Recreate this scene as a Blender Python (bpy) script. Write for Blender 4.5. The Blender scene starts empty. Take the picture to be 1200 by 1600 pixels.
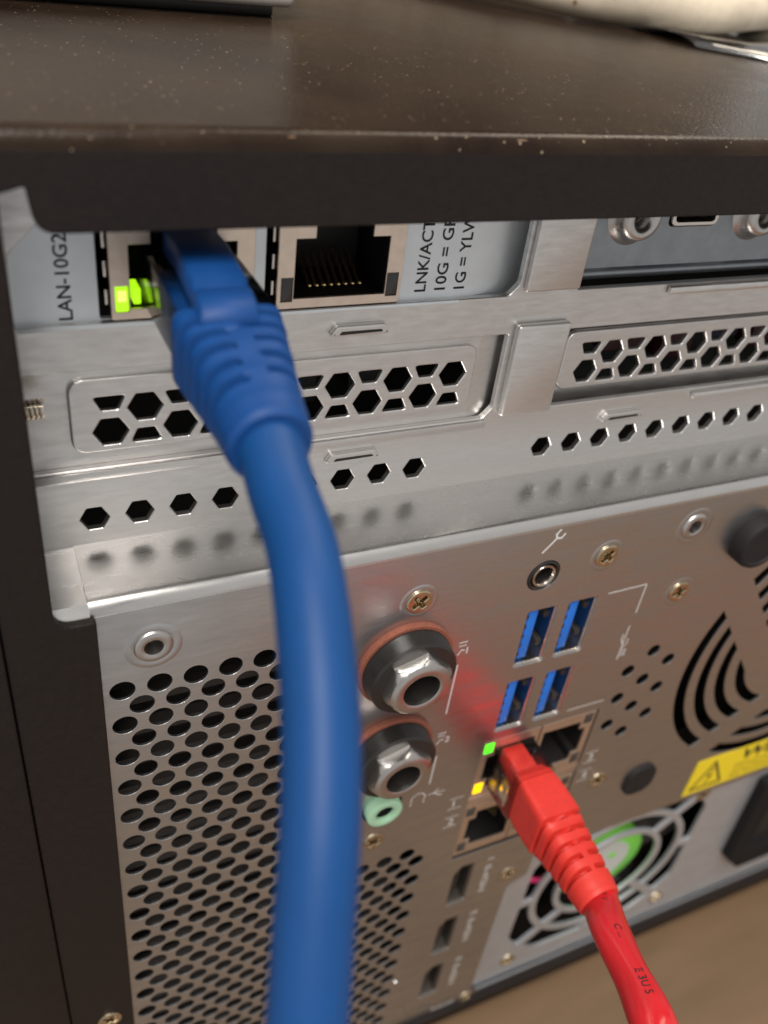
import bpy, bmesh, math, random
from mathutils import Vector, Matrix
from math import pi, sin, cos, radians, sqrt

S = 0.001                      # everything below is written in millimetres
scene = bpy.context.scene
COL = scene.collection
random.seed(7)

# ------------------------------------------------------------------ camera
R3 = Matrix(((0.9050433714, -0.4085342223, 0.1183058962),
             (-0.1533793668, -0.5729390950, -0.8051183536),
             (0.3967004735, 0.7105213457, -0.5811954505)))
cam_d = bpy.data.cameras.new('camera')
cam = bpy.data.objects.new('camera', cam_d)
COL.objects.link(cam)
right, down, fwd = R3[0], R3[1], R3[2]
m = Matrix((( right[0], -down[0], -fwd[0], -12.25*S),
            ( right[1], -down[1], -fwd[1], -87.99*S),
            ( right[2], -down[2], -fwd[2],  95.77*S),
            (0, 0, 0, 1)))
cam.matrix_world = m
cam_d.sensor_fit = 'VERTICAL'
cam_d.sensor_height = 36.0
cam_d.lens = 1388.87/1600*36.0
cam_d.clip_start = 0.002
cam_d.clip_end = 20
cam_d.dof.use_dof = True
cam_d.dof.focus_distance = 0.127
cam_d.dof.aperture_fstop = 18.5
scene.camera = cam

# ------------------------------------------------------------------ light
world = bpy.data.worlds.new('World')
scene.world = world
world.use_nodes = True
bg = world.node_tree.nodes['Background']
bg.inputs[0].default_value = (0.58, 0.565, 0.55, 1)
bg.inputs[1].default_value = 0.92

def area(name, loc, target, size, power, color):
    d = bpy.data.lights.new(name, 'AREA')
    d.shape = 'RECTANGLE'; d.size, d.size_y = size
    d.energy = power; d.color = color
    o = bpy.data.objects.new(name, d); COL.objects.link(o)
    o.location = loc
    o.rotation_euler = (Vector(target)-Vector(loc)).to_track_quat('-Z', 'Y').to_euler()
    return o
area('ceiling_light', (-0.35, -0.75, 1.55), (0.05, 0.0, 0.0), (0.6, 1.2), 38, (1.0, 0.94, 0.87))
area('ceiling_light', (0.95, 0.65, 1.5), (0.10, 0.05, 0.0), (0.6, 1.2), 12, (1.0, 0.86, 0.68))

scene.view_settings.view_transform = 'Standard'
scene.view_settings.look = 'None'
scene.view_settings.exposure = 0.0
scene.view_settings.gamma = 1.0
scene.render.engine = 'CYCLES'
scene.cycles.use_denoising = True
scene.cycles.max_bounces = 10
scene.cycles.glossy_bounces = 6
scene.cycles.transmission_bounces = 8
scene.cycles.sample_clamp_indirect = 6
scene.cycles.caustics_refractive = False

# ------------------------------------------------------------------ materials
def mat(name, col, rough=0.5, metal=0.0, spec=None, coat=0.0, coat_rough=0.1, noise=0.0, nscale=200, ncol=None,
        bump=0.0, bscale=800, rvar=0.0, stretch=None, trans=0.0, ior=None, emis=None, estr=0.0, specks=None, aniso=0.0, sss=0.0):
    M = bpy.data.materials.new(name); M.use_nodes = True
    nt = M.node_tree; b = nt.nodes['Principled BSDF']
    b.inputs['Base Color'].default_value = (*col, 1)
    b.inputs['Roughness'].default_value = rough
    b.inputs['Metallic'].default_value = metal
    if spec is not None: b.inputs['Specular IOR Level'].default_value = spec
    if coat: b.inputs['Coat Weight'].default_value = coat; b.inputs['Coat Roughness'].default_value = coat_rough
    if trans: b.inputs['Transmission Weight'].default_value = trans
    if ior: b.inputs['IOR'].default_value = ior
    if aniso: b.inputs['Anisotropic'].default_value = aniso
    if sss:
        b.inputs['Subsurface Weight'].default_value = sss; b.inputs['Subsurface Scale'].default_value = 0.002
    if emis: b.inputs['Emission Color'].default_value = (*emis, 1); b.inputs['Emission Strength'].default_value = estr
    L = nt.links
    tc = None
    def coord(scale_vec=None):
        nonlocal tc
        if tc is None: tc = nt.nodes.new('ShaderNodeTexCoord')
        if scale_vec is None: return tc.outputs['Object']
        mp = nt.nodes.new('ShaderNodeMapping'); mp.inputs['Scale'].default_value = scale_vec
        L.new(tc.outputs['Object'], mp.inputs[0]); return mp.outputs[0]
    vec = coord(stretch) if (noise or rvar or bump or specks) else None
    if noise or rvar:
        n = nt.nodes.new('ShaderNodeTexNoise'); n.inputs['Scale'].default_value = nscale
        n.inputs['Detail'].default_value = 6; n.inputs['Roughness'].default_value = 0.6
        L.new(vec, n.inputs['Vector'])
    last = None
    if noise:
        mx = nt.nodes.new('ShaderNodeMix'); mx.data_type = 'RGBA'
        c2 = ncol if ncol else tuple(max(0, c*(1-noise)) for c in col)
        mx.inputs['A'].default_value = (*col, 1); mx.inputs['B'].default_value = (*c2, 1)
        rp = nt.nodes.new('ShaderNodeMapRange'); rp.inputs[1].default_value = 0.35; rp.inputs[2].default_value = 0.68
        L.new(n.outputs['Fac'], rp.inputs[0]); L.new(rp.outputs[0], mx.inputs['Factor'])
        last = mx.outputs['Result']
    if specks:
        scol, sscale, thr = specks
        v = nt.nodes.new('ShaderNodeTexVoronoi'); v.inputs['Scale'].default_value = sscale
        L.new(coord(), v.inputs['Vector'])
        n2 = nt.nodes.new('ShaderNodeTexNoise'); n2.inputs['Scale'].default_value = sscale*0.23; L.new(coord(), n2.inputs['Vector'])
        lt = nt.nodes.new('ShaderNodeMath'); lt.operation = 'MULTIPLY'; lt.inputs[1].default_value = thr*2
        L.new(n2.outputs['Fac'], lt.inputs[0])
        sp = nt.nodes.new('ShaderNodeSeparateColor'); L.new(v.outputs['Color'], sp.inputs[0])
        ml = nt.nodes.new('ShaderNodeMath'); ml.operation = 'MULTIPLY'; L.new(lt.outputs[0], ml.inputs[0]); L.new(sp.outputs[0], ml.inputs[1])
        cmp_ = nt.nodes.new('ShaderNodeMath'); cmp_.operation = 'LESS_THAN'
        L.new(v.outputs['Distance'], cmp_.inputs[0]); L.new(ml.outputs[0], cmp_.inputs[1])
        mx2 = nt.nodes.new('ShaderNodeMix'); mx2.data_type = 'RGBA'
        mx2.inputs['A'].default_value = (*col, 1); mx2.inputs['B'].default_value = (*scol, 1)
        if last: L.new(last, mx2.inputs['A'])
        L.new(cmp_.outputs[0], mx2.inputs['Factor']); last = mx2.outputs['Result']
    if last: L.new(last, b.inputs['Base Color'])
    if rvar:
        rp = nt.nodes.new('ShaderNodeMapRange'); rp.inputs[1].default_value = 0.3; rp.inputs[2].default_value = 0.7
        rp.inputs[3].default_value = max(0.02, rough-rvar); rp.inputs[4].default_value = rough+rvar
        L.new(n.outputs['Fac'], rp.inputs[0]); L.new(rp.outputs[0], b.inputs['Roughness'])
    if bump:
        nb = nt.nodes.new('ShaderNodeTexNoise'); nb.inputs['Scale'].default_value = bscale; nb.inputs['Detail'].default_value = 4
        L.new(vec, nb.inputs['Vector'])
        bp = nt.nodes.new('ShaderNodeBump'); bp.inputs['Strength'].default_value = bump; bp.inputs['Distance'].default_value = 0.0002
        L.new(nb.outputs['Fac'], bp.inputs['Height']); L.new(bp.outputs[0], b.inputs['Normal'])
    return M

M = {}
M['io'] = mat('brushed_steel_panel', (0.585, 0.60, 0.615), 0.32, 1, noise=0.16, nscale=260, rvar=0.06, bump=0.10, bscale=900, stretch=(0.35, 1, 1.6))
M['galv'] = mat('galvanised_steel', (0.74, 0.725, 0.71), 0.40, 1, noise=0.13, nscale=900, rvar=0.07, bump=0.12, bscale=1500, stretch=(0.3, 1, 1.3))
M['ledge'] = mat('smooth_zinc_ledge', (0.70, 0.69, 0.68), 0.29, 1, noise=0.10, nscale=500, rvar=0.05, bump=0.03, bscale=900, stretch=(0.3, 1, 1))
M['card'] = mat('zinc_card_bracket', (0.82, 0.88, 0.92), 0.45, 0.6, noise=0.06, nscale=300, bump=0.06, bscale=2500)
M['slate'] = mat('dark_zinc_plate', (0.34, 0.37, 0.40), 0.40, 0.9, noise=0.15, nscale=300, bump=0.1, bscale=2000)
M['psu'] = mat('blue_grey_supply_steel', (0.66, 0.70, 0.75), 0.46, 0.8, noise=0.10, nscale=200, bump=0.08, bscale=1800)
M['black'] = mat('black_powder_coat', (0.012, 0.0075, 0.0062), 0.55, 0, spec=0.30, noise=0.3, nscale=700, bump=0.35, bscale=2600)
M['lid'] = mat('dusty_black_powder_coat', (0.014, 0.0072, 0.0042), 0.22, 0, spec=0.20, noise=0.5, nscale=45, ncol=(0.036, 0.023, 0.014), rvar=0.05,
               bump=0.35, bscale=2200, specks=((0.30, 0.23, 0.165), 1050, 0.145))
M['dark'] = mat('dark_interior', (0.012, 0.010, 0.009), 0.6)
M['dark2'] = mat('dark_grey_interior', (0.035, 0.03, 0.028), 0.5)
M['nickel'] = mat('nickel_plate', (0.72, 0.66, 0.60), 0.22, 1, noise=0.08, nscale=500)
M['portshell'] = mat('dull_port_shell', (0.17, 0.155, 0.14), 0.5, 1)
M['matteblack'] = mat('matte_black_plastic', (0.010, 0.009, 0.009), 0.75, spec=0.2)
M['jackface'] = mat('tarnished_jack_shield', (0.82, 0.69, 0.58), 0.40, 1, noise=0.12, nscale=500)
M['nut'] = mat('nickel_nut', (0.56, 0.54, 0.52), 0.33, 1, noise=0.06, nscale=600, bump=0.05, bscale=3000)
M['brass'] = mat('yellow_passivated_screw', (0.66, 0.56, 0.40), 0.22, 1, noise=0.15, nscale=900)
M['gold'] = mat('gold_contact', (0.98, 0.76, 0.36), 0.3, 1)
M['fibre'] = mat('red_fibre_washer', (0.27, 0.085, 0.05), 0.75, noise=0.3, nscale=2500, bump=0.3, bscale=4000)
M['plastic'] = mat('black_plastic', (0.018, 0.016, 0.015), 0.33, noise=0.2, nscale=900)
M['rubber'] = mat('dark_rubber', (0.014, 0.012, 0.0125), 0.66, spec=0.3, bump=0.2, bscale=2500)
M['usb'] = mat('blue_port_plastic', (0.010, 0.16, 0.66), 0.38)
M['mint'] = mat('mint_green_plastic', (0.40, 0.68, 0.46), 0.4, sss=0.2)
M['print'] = mat('thin_grey_panel_print', (0.74, 0.73, 0.72), 0.5, 0.25)
M['ink'] = mat('black_ink', (0.012, 0.012, 0.014), 0.6)
M['blue'] = mat('blue_cable_jacket', (0.004, 0.052, 0.21), 0.50, spec=0.3, noise=0.12, nscale=400, bump=0.10, bscale=1800)
M['bluecab'] = mat('blue_cable_sheath', (0.004, 0.056, 0.205), 0.48, spec=0.3, noise=0.10, nscale=160, bump=0.05, bscale=700)
M['red'] = mat('red_boot_rubber', (0.66, 0.036, 0.026), 0.48, spec=0.4, noise=0.12, nscale=500, bump=0.12, bscale=2200)
M['redcab'] = mat('red_cable_sheath', (0.60, 0.018, 0.024), 0.17, spec=0.5, noise=0.10, nscale=200)
def clear_mat(name, tint, gloss, rough):
    m_ = bpy.data.materials.new(name); m_.use_nodes = True; nt = m_.node_tree; nt.nodes.clear()
    out = nt.nodes.new('ShaderNodeOutputMaterial'); mx = nt.nodes.new('ShaderNodeMixShader')
    t = nt.nodes.new('ShaderNodeBsdfTransparent'); t.inputs[0].default_value = (*tint, 1)
    g = nt.nodes.new('ShaderNodeBsdfGlossy'); g.inputs['Roughness'].default_value = rough; g.inputs[0].default_value = (0.95, 0.95, 0.95, 1)
    lw = nt.nodes.new('ShaderNodeLayerWeight'); lw.inputs[0].default_value = gloss
    nt.links.new(lw.outputs['Fresnel'], mx.inputs[0]); nt.links.new(t.outputs[0], mx.inputs[1]); nt.links.new(g.outputs[0], mx.inputs[2])
    nt.links.new(mx.outputs[0], out.inputs[0]); return m_
M['yellow'] = mat('yellow_label', (0.86, 0.66, 0.02), 0.45)
M['green'] = mat('green_fan_label', (0.20, 0.66, 0.08), 0.45)
M['labelgrey'] = mat('grey_fan_label', (0.50, 0.52, 0.50), 0.5)
M['pink'] = mat('magenta_wire', (0.70, 0.02, 0.18), 0.4)
M['ledg'] = mat('lit_green_led', (0.25, 0.6, 0.02), 0.3, emis=(0.45, 0.95, 0.01), estr=1.05)  # also worn by the box that imitates this LED's reflection
M['ledcore'] = mat('led_hot_core', (0.6, 0.9, 0.2), 0.3, emis=(0.62, 1.0, 0.12), estr=1.5)
M['ledg2'] = mat('lit_pure_green_led', (0.05, 0.6, 0.02), 0.3, emis=(0.08, 1.0, 0.015), estr=1.6)
M['leda'] = mat('lit_amber_led', (0.8, 0.4, 0.0), 0.3, emis=(1.0, 0.55, 0.0), estr=1.7)
M['ledoff'] = mat('unlit_led_lens', (0.05, 0.048, 0.045), 0.25)
M['desk'] = mat('brown_desk_laminate', (0.20, 0.122, 0.066), 0.5, noise=0.4, nscale=14, bump=0.1, bscale=900, stretch=(0.5, 2.5, 1))
M['chip'] = mat('worn_paint_edge', (0.20, 0.10, 0.05), 0.5, noise=0.5, nscale=1500)
M['board'] = mat('dark_circuit_board', (0.007, 0.010, 0.009), 0.6)
M['redpart'] = mat('dark_red_component', (0.045, 0.004, 0.006), 0.5)
M['bluepart'] = mat('dark_blue_component', (0.008, 0.012, 0.04), 0.5)
M['reflection_wall'] = mat('brown_reflection_wall', (0.075, 0.045, 0.026), 0.6, noise=0.5, nscale=6, stretch=(0.5, 1, 2.2), ncol=(0.006, 0.004, 0.003))  # dark streaks added to show as bands in the lid's reflection
M['tan'] = mat('tan_cardboard', (0.24, 0.150, 0.082), 0.7, noise=0.22, nscale=60, bump=0.15, bscale=900)
M['beige'] = mat('grimy_beige_sheath', (0.74, 0.64, 0.50), 0.42, noise=0.35, nscale=70, bump=0.15, bscale=700, specks=((0.25, 0.13, 0.06), 160, 0.16))
M['greybox'] = mat('light_grey_plastic', (0.42, 0.39, 0.36), 0.5, noise=0.15, nscale=100, bump=0.2, bscale=1500)
M['film'] = clear_mat('clear_plastic_film', (0.9, 0.92, 0.94), 0.62, 0.10)
M['clear'] = clear_mat('clear_plug_plastic', (0.92, 0.90, 0.88), 0.27, 0.13)

# ------------------------------------------------------------------ builders
def link(name, me, material, parent=None, smooth=None):
    o = bpy.data.objects.new(name, me); COL.objects.link(o)
    if material is not None and not me.materials: me.materials.append(M[material])
    if smooth is not None:
        me.polygons.foreach_set('use_smooth', [True]*len(me.polygons))
        me.set_sharp_from_angle(angle=radians(smooth))
    if parent is not None:
        o.parent = parent
        if parent.parent is None: o.location = -parent.location
    return o
def place(name, me, at, parent, material=None):
    """a piece that shares mesh data, put at a point given in millimetres"""
    o = link(name, me, material, parent)
    o.location = o.location + Vector(at)*S
    return o
def thing(name, loc, label, cat, group=None):
    o = bpy.data.objects.new(name, None); COL.objects.link(o); o.empty_display_size = 0.01
    o.location = Vector(loc)*S; o['label'] = label; o['category'] = cat
    if group: o['group'] = group
    return o
def raw(name, verts, faces):
    me = bpy.data.meshes.new(name)
    me.from_pydata([(v[0]*S, v[1]*S, v[2]*S) for v in verts], [], faces)
    bm = bmesh.new(); bm.from_mesh(me); bmesh.ops.recalc_face_normals(bm, faces=bm.faces); bm.to_mesh(me); bm.free()
    return me
def box_mesh(name, x0, x1, y0, y1, z0, z1, bev=0.0, seg=2):
    bm = bmesh.new()
    vs = [bm.verts.new((x*S, y*S, z*S)) for x in (x0, x1) for y in (y0, y1) for z in (z0, z1)]
    for f in ((0, 1, 3, 2), (4, 6, 7, 5), (0, 4, 5, 1), (2, 3, 7, 6), (0, 2, 6, 4), (1, 5, 7, 3)):
        bm.faces.new([vs[i] for i in f])
    bmesh.ops.recalc_face_normals(bm, faces=bm.faces)
    if bev: bmesh.ops.bevel(bm, geom=list(bm.edges), offset=bev*S, segments=seg, affect='EDGES', profile=0.5)
    me = bpy.data.meshes.new(name); bm.to_mesh(me); bm.free()
    return me
def box(name, x0, x1, y0, y1, z0, z1, material, parent, bev=0.0, seg=2):
    return link(name, box_mesh(name, x0, x1, y0, y1, z0, z1, bev, seg), material, parent, smooth=40 if bev else None)
def plate_mesh(name, outer, holes, yf, t, bev=0.08, bres=0):
    """sheet of thickness t whose front face lies at y = yf; outlines are (x, z) in millimetres; edges are eased by bev"""
    def ccw(p):
        a = sum(p[k-1][0]*p[k][1]-p[k][0]*p[k-1][1] for k in range(len(p)))
        return list(p) if a > 0 else list(p)[::-1]
    def clean(p):
        q = []
        for c in p:
            if not q or (abs(c[0]-q[-1][0])+abs(c[1]-q[-1][1])) > 1e-4: q.append(c)
        if (abs(q[0][0]-q[-1][0])+abs(q[0][1]-q[-1][1])) < 1e-4: q.pop()
        return q
    loops = [ccw(clean(p)) for p in [outer]+list(holes)]
    def offset(p, d):
        out = []; k = len(p)
        for a in range(k):
            p0, p1, p2 = p[a-1], p[a], p[(a+1) % k]
            e1 = Vector((p1[0]-p0[0], p1[1]-p0[1])).normalized(); e2 = Vector((p2[0]-p1[0], p2[1]-p1[1])).normalized()
            n1 = Vector((-e1.y, e1.x)); n2 = Vector((-e2.y, e2.x)); mm = n1+n2
            l = max(0.35, (mm.length/2)); mm.normalize()
            out.append((p1[0]+mm.x*d/l, p1[1]+mm.y*d/l))
        return out
    steps = [(bev*(1-sin(a)), bev*(1-cos(a))) for a in [pi/2*k/(bres+1) for k in range(bres+2)]]   # (inset, depth)
    levels = steps+[(0.0, t)]
    vs, fs = [], []
    starts = []
    for ins, dep in levels:
        starts.append(len(vs))
        for li, p in enumerate(loops):
            q = offset(p, ins if li == 0 else -ins) if ins > 1e-9 else p
            vs += [(x, yf+dep, z) for x, z in q]
    base = 0
    for p in loops:
        k = len(p)
        for lv in range(len(levels)-1):
            a0, b0 = starts[lv]+base, starts[lv+1]+base
            for c in range(k): fs.append((a0+c, a0+(c+1) % k, b0+(c+1) % k, b0+c))
        base += k
    nv = base
    pts = [Vector((v[0], v[2])) for v in vs[:nv]]
    poly = []; b0 = 0
    for p in loops: poly.append(list(range(b0, b0+len(p)))); b0 += len(p)
    from mathutils.geometry import delaunay_2d_cdt
    ov, oe, of, orig_v, orig_e, orig_f = delaunay_2d_cdt(pts, [], poly, 1, 1e-6)
    remap = [(o[0] if o else None) for o in orig_v]
    last = starts[-1]
    for f, of_ in zip(of, orig_f):
        if any(q != 0 for q in of_) or not of_: continue
        idx = [remap[q] for q in f]
        if None in idx or len(set(idx)) < 3: continue
        fs.append(tuple(idx)); fs.append(tuple(last+q for q in idx[::-1]))
    return raw(name, vs, fs)
def plate(name, outer, holes, yf, t, material, parent, bev=0.08, bres=0):
    return link(name, plate_mesh(name, outer, holes, yf, t, bev, bres), material, parent)
def circle(cx, cz, r, n=24, a0=0.0): return [(cx+r*cos(a0+2*pi*i/n), cz+r*sin(a0+2*pi*i/n)) for i in range(n)]
def rect(x0, x1, z0, z1): return [(x0, z0), (x1, z0), (x1, z1), (x0, z1)]
def rrect(x0, x1, z0, z1, r, n=5):
    out = []
    for cx, cz, a in ((x1-r, z1-r, 0), (x0+r, z1-r, pi/2), (x0+r, z0+r, pi), (x1-r, z0+r, 1.5*pi)):
        out += [(cx+r*cos(a+pi/2*i/n), cz+r*sin(a+pi/2*i/n)) for i in range(n+1)]
    return out
def fillet(poly, rad, n=4):
    """round the corners of a polygon; rad is one radius or one per corner"""
    out = []; k = len(poly)
    for i in range(k):
        r = rad[i] if isinstance(rad, (list, tuple)) else rad
        p = Vector(poly[i]); a = Vector(poly[i-1])-p; b = Vector(poly[(i+1) % k])-p
        if r <= 0: out.append(tuple(p)); continue
        ang = a.angle(b); d = min(r/math.tan(ang/2), a.length*0.48, b.length*0.48)
        p1 = p+a.normalized()*d; p2 = p+b.normalized()*d
        for j in range(n+1):
            t = j/n; out.append(tuple((1-t)**2*p1+2*t*(1-t)*p+t*t*p2))
    return out
def lathe_mesh(name, prof, n=32):
    """profile of (radius, y) turned about the y axis"""
    vs, fs = [], []
    for r, y in prof:
        for i in range(n): a = 2*pi*i/n; vs.append((r*cos(a), y, r*sin(a)))
    for j in range(len(prof)-1):
        for i in range(n): fs.append((j*n+i, j*n+(i+1) % n, (j+1)*n+(i+1) % n, (j+1)*n+i))
    return raw(name, vs, fs)
def lathe(name, prof, at, material, parent, n=32, smooth=35):
    me = lathe_mesh(name, prof, n); o = link(name, me, material, parent, smooth=smooth)
    o.location = o.location+Vector(at)*S; return o
def catmull(pts, per=10):
    P = [Vector(p) for p in pts]; P = [2*P[0]-P[1]]+P+[2*P[-1]-P[-2]]; out = []
    for i in range(1, len(P)-2):
        for j in range(per):
            t = j/per
            out.append(0.5*((2*P[i])+(P[i+1]-P[i-1])*t+(2*P[i-1]-5*P[i]+4*P[i+1]-P[i+2])*t*t+(3*P[i]-P[i-1]-3*P[i+1]+P[i+2])*t**3))
    out.append(P[-2]); return out
def frames(path, up=Vector((0, 0, 1))):
    F = []; n = len(path); prev = None
    for i in range(n):
        t = (path[min(i+1, n-1)]-path[max(i-1, 0)]).normalized()
        u = (up-up.dot(t)*t) if prev is None else (prev-prev.dot(t)*t)
        u.normalize(); prev = u; F.append((path[i], t, u, t.cross(u)))
    return F
def tube_mesh(name, path, rad, n=24, sq=None):
    F = frames(path); vs, fs = [], []
    for k, (p, t, u, w) in enumerate(F):
        for i in range(n):
            a = 2*pi*i/n; r = rad(k/(len(F)-1), a) if callable(rad) else rad
            vs.append(p+u*(r*cos(a))+w*(r*sin(a)))
    for k in range(len(F)-1):
        for i in range(n): fs.append((k*n+i, k*n+(i+1) % n, (k+1)*n+(i+1) % n, (k+1)*n+i))
    fs.append(tuple(range(n))); fs.append(tuple(range((len(F)-1)*n, len(F)*n)))
    return raw(name, vs, fs)
def text_mesh(body, size, spacing=1.0, align='LEFT', bold=0.012):
    cu = bpy.data.curves.new('t', 'FONT'); cu.body = body; cu.size = size; cu.space_character = spacing; cu.align_x = align; cu.resolution_u = 3; cu.offset = size*bold
    ob = bpy.data.objects.new('t', cu); COL.objects.link(ob)
    dg = bpy.context.evaluated_depsgraph_get(); dg.update()
    me = bpy.data.meshes.new_from_object(ob.evaluated_get(dg))
    bpy.data.objects.remove(ob); bpy.data.curves.remove(cu); me.materials.clear()
    return me
def text(name, body, x, z, y, cap, material, parent, rot=0.0, length=None, shear=0.0, bold=0.012):
    """flat lettering on a vertical face; cap height in mm, optional total length in mm"""
    me = text_mesh(body, cap/0.70, bold=bold)
    xs = [v.co.x for v in me.vertices]; x0, x1 = min(xs), max(xs)
    k = 1.0 if length is None else length/(x1-x0)
    ca, sa = cos(rot), sin(rot)
    for v in me.vertices:
        a = (v.co.x-x0)*k+shear*v.co.y; b = v.co.y
        v.co = ((x+a*ca-b*sa)*S, y*S, (z+a*sa+b*ca)*S)
    me.name = name
    return link(name, me, material, parent)
def strokes(name, segs, wid, y, material, parent):
    """flat printed line work: list of polylines in (x, z)"""
    vs, fs = [], []
    for k, pl in enumerate(segs):
        for (a, b) in zip(pl[:-1], pl[1:]):
            a = Vector(a); b = Vector(b); d = (b-a).normalized(); nrm = Vector((-d.y, d.x))*wid/2; a = a-d*wid/2*0.9; b = b+d*wid/2*0.9
            i = len(vs); yy = y-0.002*((len(fs)) % 4)
            for q in (a+nrm, a-nrm, b-nrm, b+nrm): vs.append((q.x, yy, q.y))
            fs.append((i, i+1, i+2, i+3))
    return link(name, raw(name, vs, fs), material, parent)
def hexagon(cx, cz, hw, hh): return fillet([(cx-hw, cz), (cx-hw*0.48, cz-hh), (cx+hw*0.48, cz-hh), (cx+hw, cz), (cx+hw*0.48, cz+hh), (cx-hw*0.48, cz+hh)], 0.25, 2)

# ================================================================== setting: desk
Zdesk = -163.0
dk = [(-500, -130), (20, -150), (330, -330), (900, -330), (900, 420), (-500, 420)]
vs = [(x, y, z) for z in (Zdesk, Zdesk-25) for x, y in dk]; n = len(dk)
desk = link('desk', raw('desk', vs, [tuple(range(n)), tuple(range(n, 2*n))]+[(i, (i+1) % n, n+(i+1) % n, n+i) for i in range(n)]), 'desk', None)
desk['kind'] = 'structure'
reflection_wall = link('reflection_wall', box_mesh('reflection_wall', -900, 500, 425, 445, Zdesk-25, 700, 1), 'reflection_wall', None)  # unseen, added to darken the lid's reflection; ends early to brighten its right
reflection_wall['kind'] = 'structure'

# ================================================================== the storage server
nas = thing('storage_server', (146, 140, Zdesk), 'black metal storage server seen from behind, silver rear panel with ports and vents', 'server')
XR = 306.0
# ---- black shell
win = [(-7.7, 14.8), (-2.7, 14.8), (-2.7, -151.5), (292, -151.5), (292, 64.6), (-4.7, 64.6), (-5.3, 69.0), (-7.7, 68.3)]
win = fillet(win, [2.6, 0.5, 0.6, 2, 3, 2.2, 0.3, 0.3], 6)
plate('rear_frame', rect(-13.8, XR-0.4, -156, 72.4), [win, circle(-7.2, -87.4, 1.6, 16)], -1.3, 1.2, 'black', nas, bev=0.25, bres=1)
prof = [(-1.3, 72.2)]+[(0.4-1.7*cos(a), 72.4+1.7*sin(a)) for a in [radians(d) for d in (10, 25, 40, 55, 70, 90)]]+[(0.6, 74.1), (280, 74.1), (280, 72.9), (0.6, 72.9), (-0.1, 72.2)]
vs = [(x, y, z) for x in (-40, XR) for y, z in prof]; n = len(prof)
fs = [(i, (i+1) % n, n+(i+1) % n, n+i) for i in range(n)]+[tuple(range(n)), tuple(range(n, 2*n))]
link('top_cover', raw('top_cover', vs, fs), 'lid', nas, smooth=50)
box('side_panel', -40, -13.95, -1.9, 280, -156, 72.3, 'black', nas, 0.5)
box('side_panel', XR-0.6, XR+0.6, -0.9, 280, -156, 72.6, 'black', nas, 0.4)
box('front_panel', -13, XR-1, 278.4, 279.8, -156, 72.6, 'black', nas)
box('base_plate', -13.0, XR-1, 0.6, 278, -156.4, -154.8, 'black', nas)
for x in (4, XR-24):
    for y in (16, 250):
        box('foot', x, x+20, y, y+14, Zdesk, -156.3, 'rubber', nas, 1.2)

box('inner_bulkhead', -12.5, XR-2, 34, 36, -154, 72, 'dark', nas)

for xa, xb in ((18.9, 21.0), (45.0, 48.8)):
    link('paint_chip', tube_mesh('paint_chip', [Vector((xa, -0.62, 73.36)), Vector(((xa+xb)/2, -0.70, 73.44)), Vector((xb, -0.62, 73.36))], lambda t, a: 0.10+0.24*sin(pi*t)*(0.6+0.4*sin(9*t+3*a)), 10), 'chip', nas, smooth=60)

# ---- rear panel with all its openings
holes = []
PX, PZ = 5.15, 3.555
for row in range(0, 41):
    z = -row*PZ
    cmax = 31.5 if row < 19 else 57.2
    x = 0.0 if row % 2 == 0 else PX/2
    while x < cmax:
        holes.append(circle(x, z, 1.78, 18)); x += PX
UX, UZ, UW, UH, UPX, UPZ = 67.62, -3.33, 6.47, 13.66, 8.616, 17.507
usb = [(UX+i*UPX, UZ-j*UPZ) for j in range(2) for i in range(2)]
for x, z in usb: holes.append(rrect(x, x+UW, z-UH, z, 0.7, 3))
for x, z in ((102.4, -23.0), (107.6, -27.0), (97.4, -27.2), (102.5, -31.2), (107.6, -35.1), (97.4, -35.2), (102.4, -39.2), (107.6, -43.2), (97.4, -43.3), (102.4, -47.2)):
    holes.append(circle(x, z, 1.55, 18))
# fan grille: ring slots between four tangential spokes
FC = Vector((152.4, -33.1))
for q in range(4):
    uA = Vector((0.588, -0.809)); uB = Vector((0.809, 0.588)); rot = Matrix.Rotation(q*pi/2, 2)
    uA = rot @ uA; uB = rot @ uB; nA = Vector((-uA.y, uA.x)); nB = Vector((-uB.y, uB.x))
    for ro, ri in ((38.2, 35.2), (32.6, 29.8), (27.2, 24.4), (21.5, 18.9)):
        def hit(u, nn, b, r): return u*(-sqrt(max(0, r*r-b*b)))+nn*b
        pts = []
        for r, rev in ((ro, False), (ri, True)):
            p0 = hit(uA, nA, -18.0, r); p1 = hit(uB, nB, -10.0, r)
            a0 = math.atan2(p0.y, p0.x); a1 = math.atan2(p1.y, p1.x)
            while a1 < a0: a1 += 2*pi
            arc = [(FC.x+r*cos(a0+(a1-a0)*i/18), FC.y+r*sin(a0+(a1-a0)*i/18)) for i in range(19)]
            pts += arc[::-1] if rev else arc
        holes.append(fillet(pts, 0.35, 2) if False else pts)
holes.append(rect(66.2, 93.6, -75.9, -37.0))                       # network jack block
hdmi = [(68.0, -80.3), (68.0, -102.2), (68.0, -124.1)]
for x, z in hdmi: holes.append([(x, z-2.4), (x, z-15.0), (x+5.0, z-15.0), (x+5.0, z), (x+1.6, z)])
psu_hole = fillet([(85.2, -148.6), (85.2, -96.8), (90.3, -94.3), (90.3, -86.6), (230, -86.6), (230, -148.6)], [0.5, 1.2, 1.2, 0.8, 0.5, 0.5], 3)
holes.append(psu_hole)
SCREWS = ((45.4, 4.9, 0), (81.2, 6.1, 0), (102.4, -7.3, 0), (45.2, -58.1, 0), (84.0, -90.6, 0), (101.2, -63.2, 0),
          (144.7, -89.4, 1.1), (147.5, -139.8, 1.1), (96.2, -140.6, 1.1), (96.0, -89.4, 1.1), (84.2, -150.2, 0), (-7.2, -87.4, -1.3))
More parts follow.
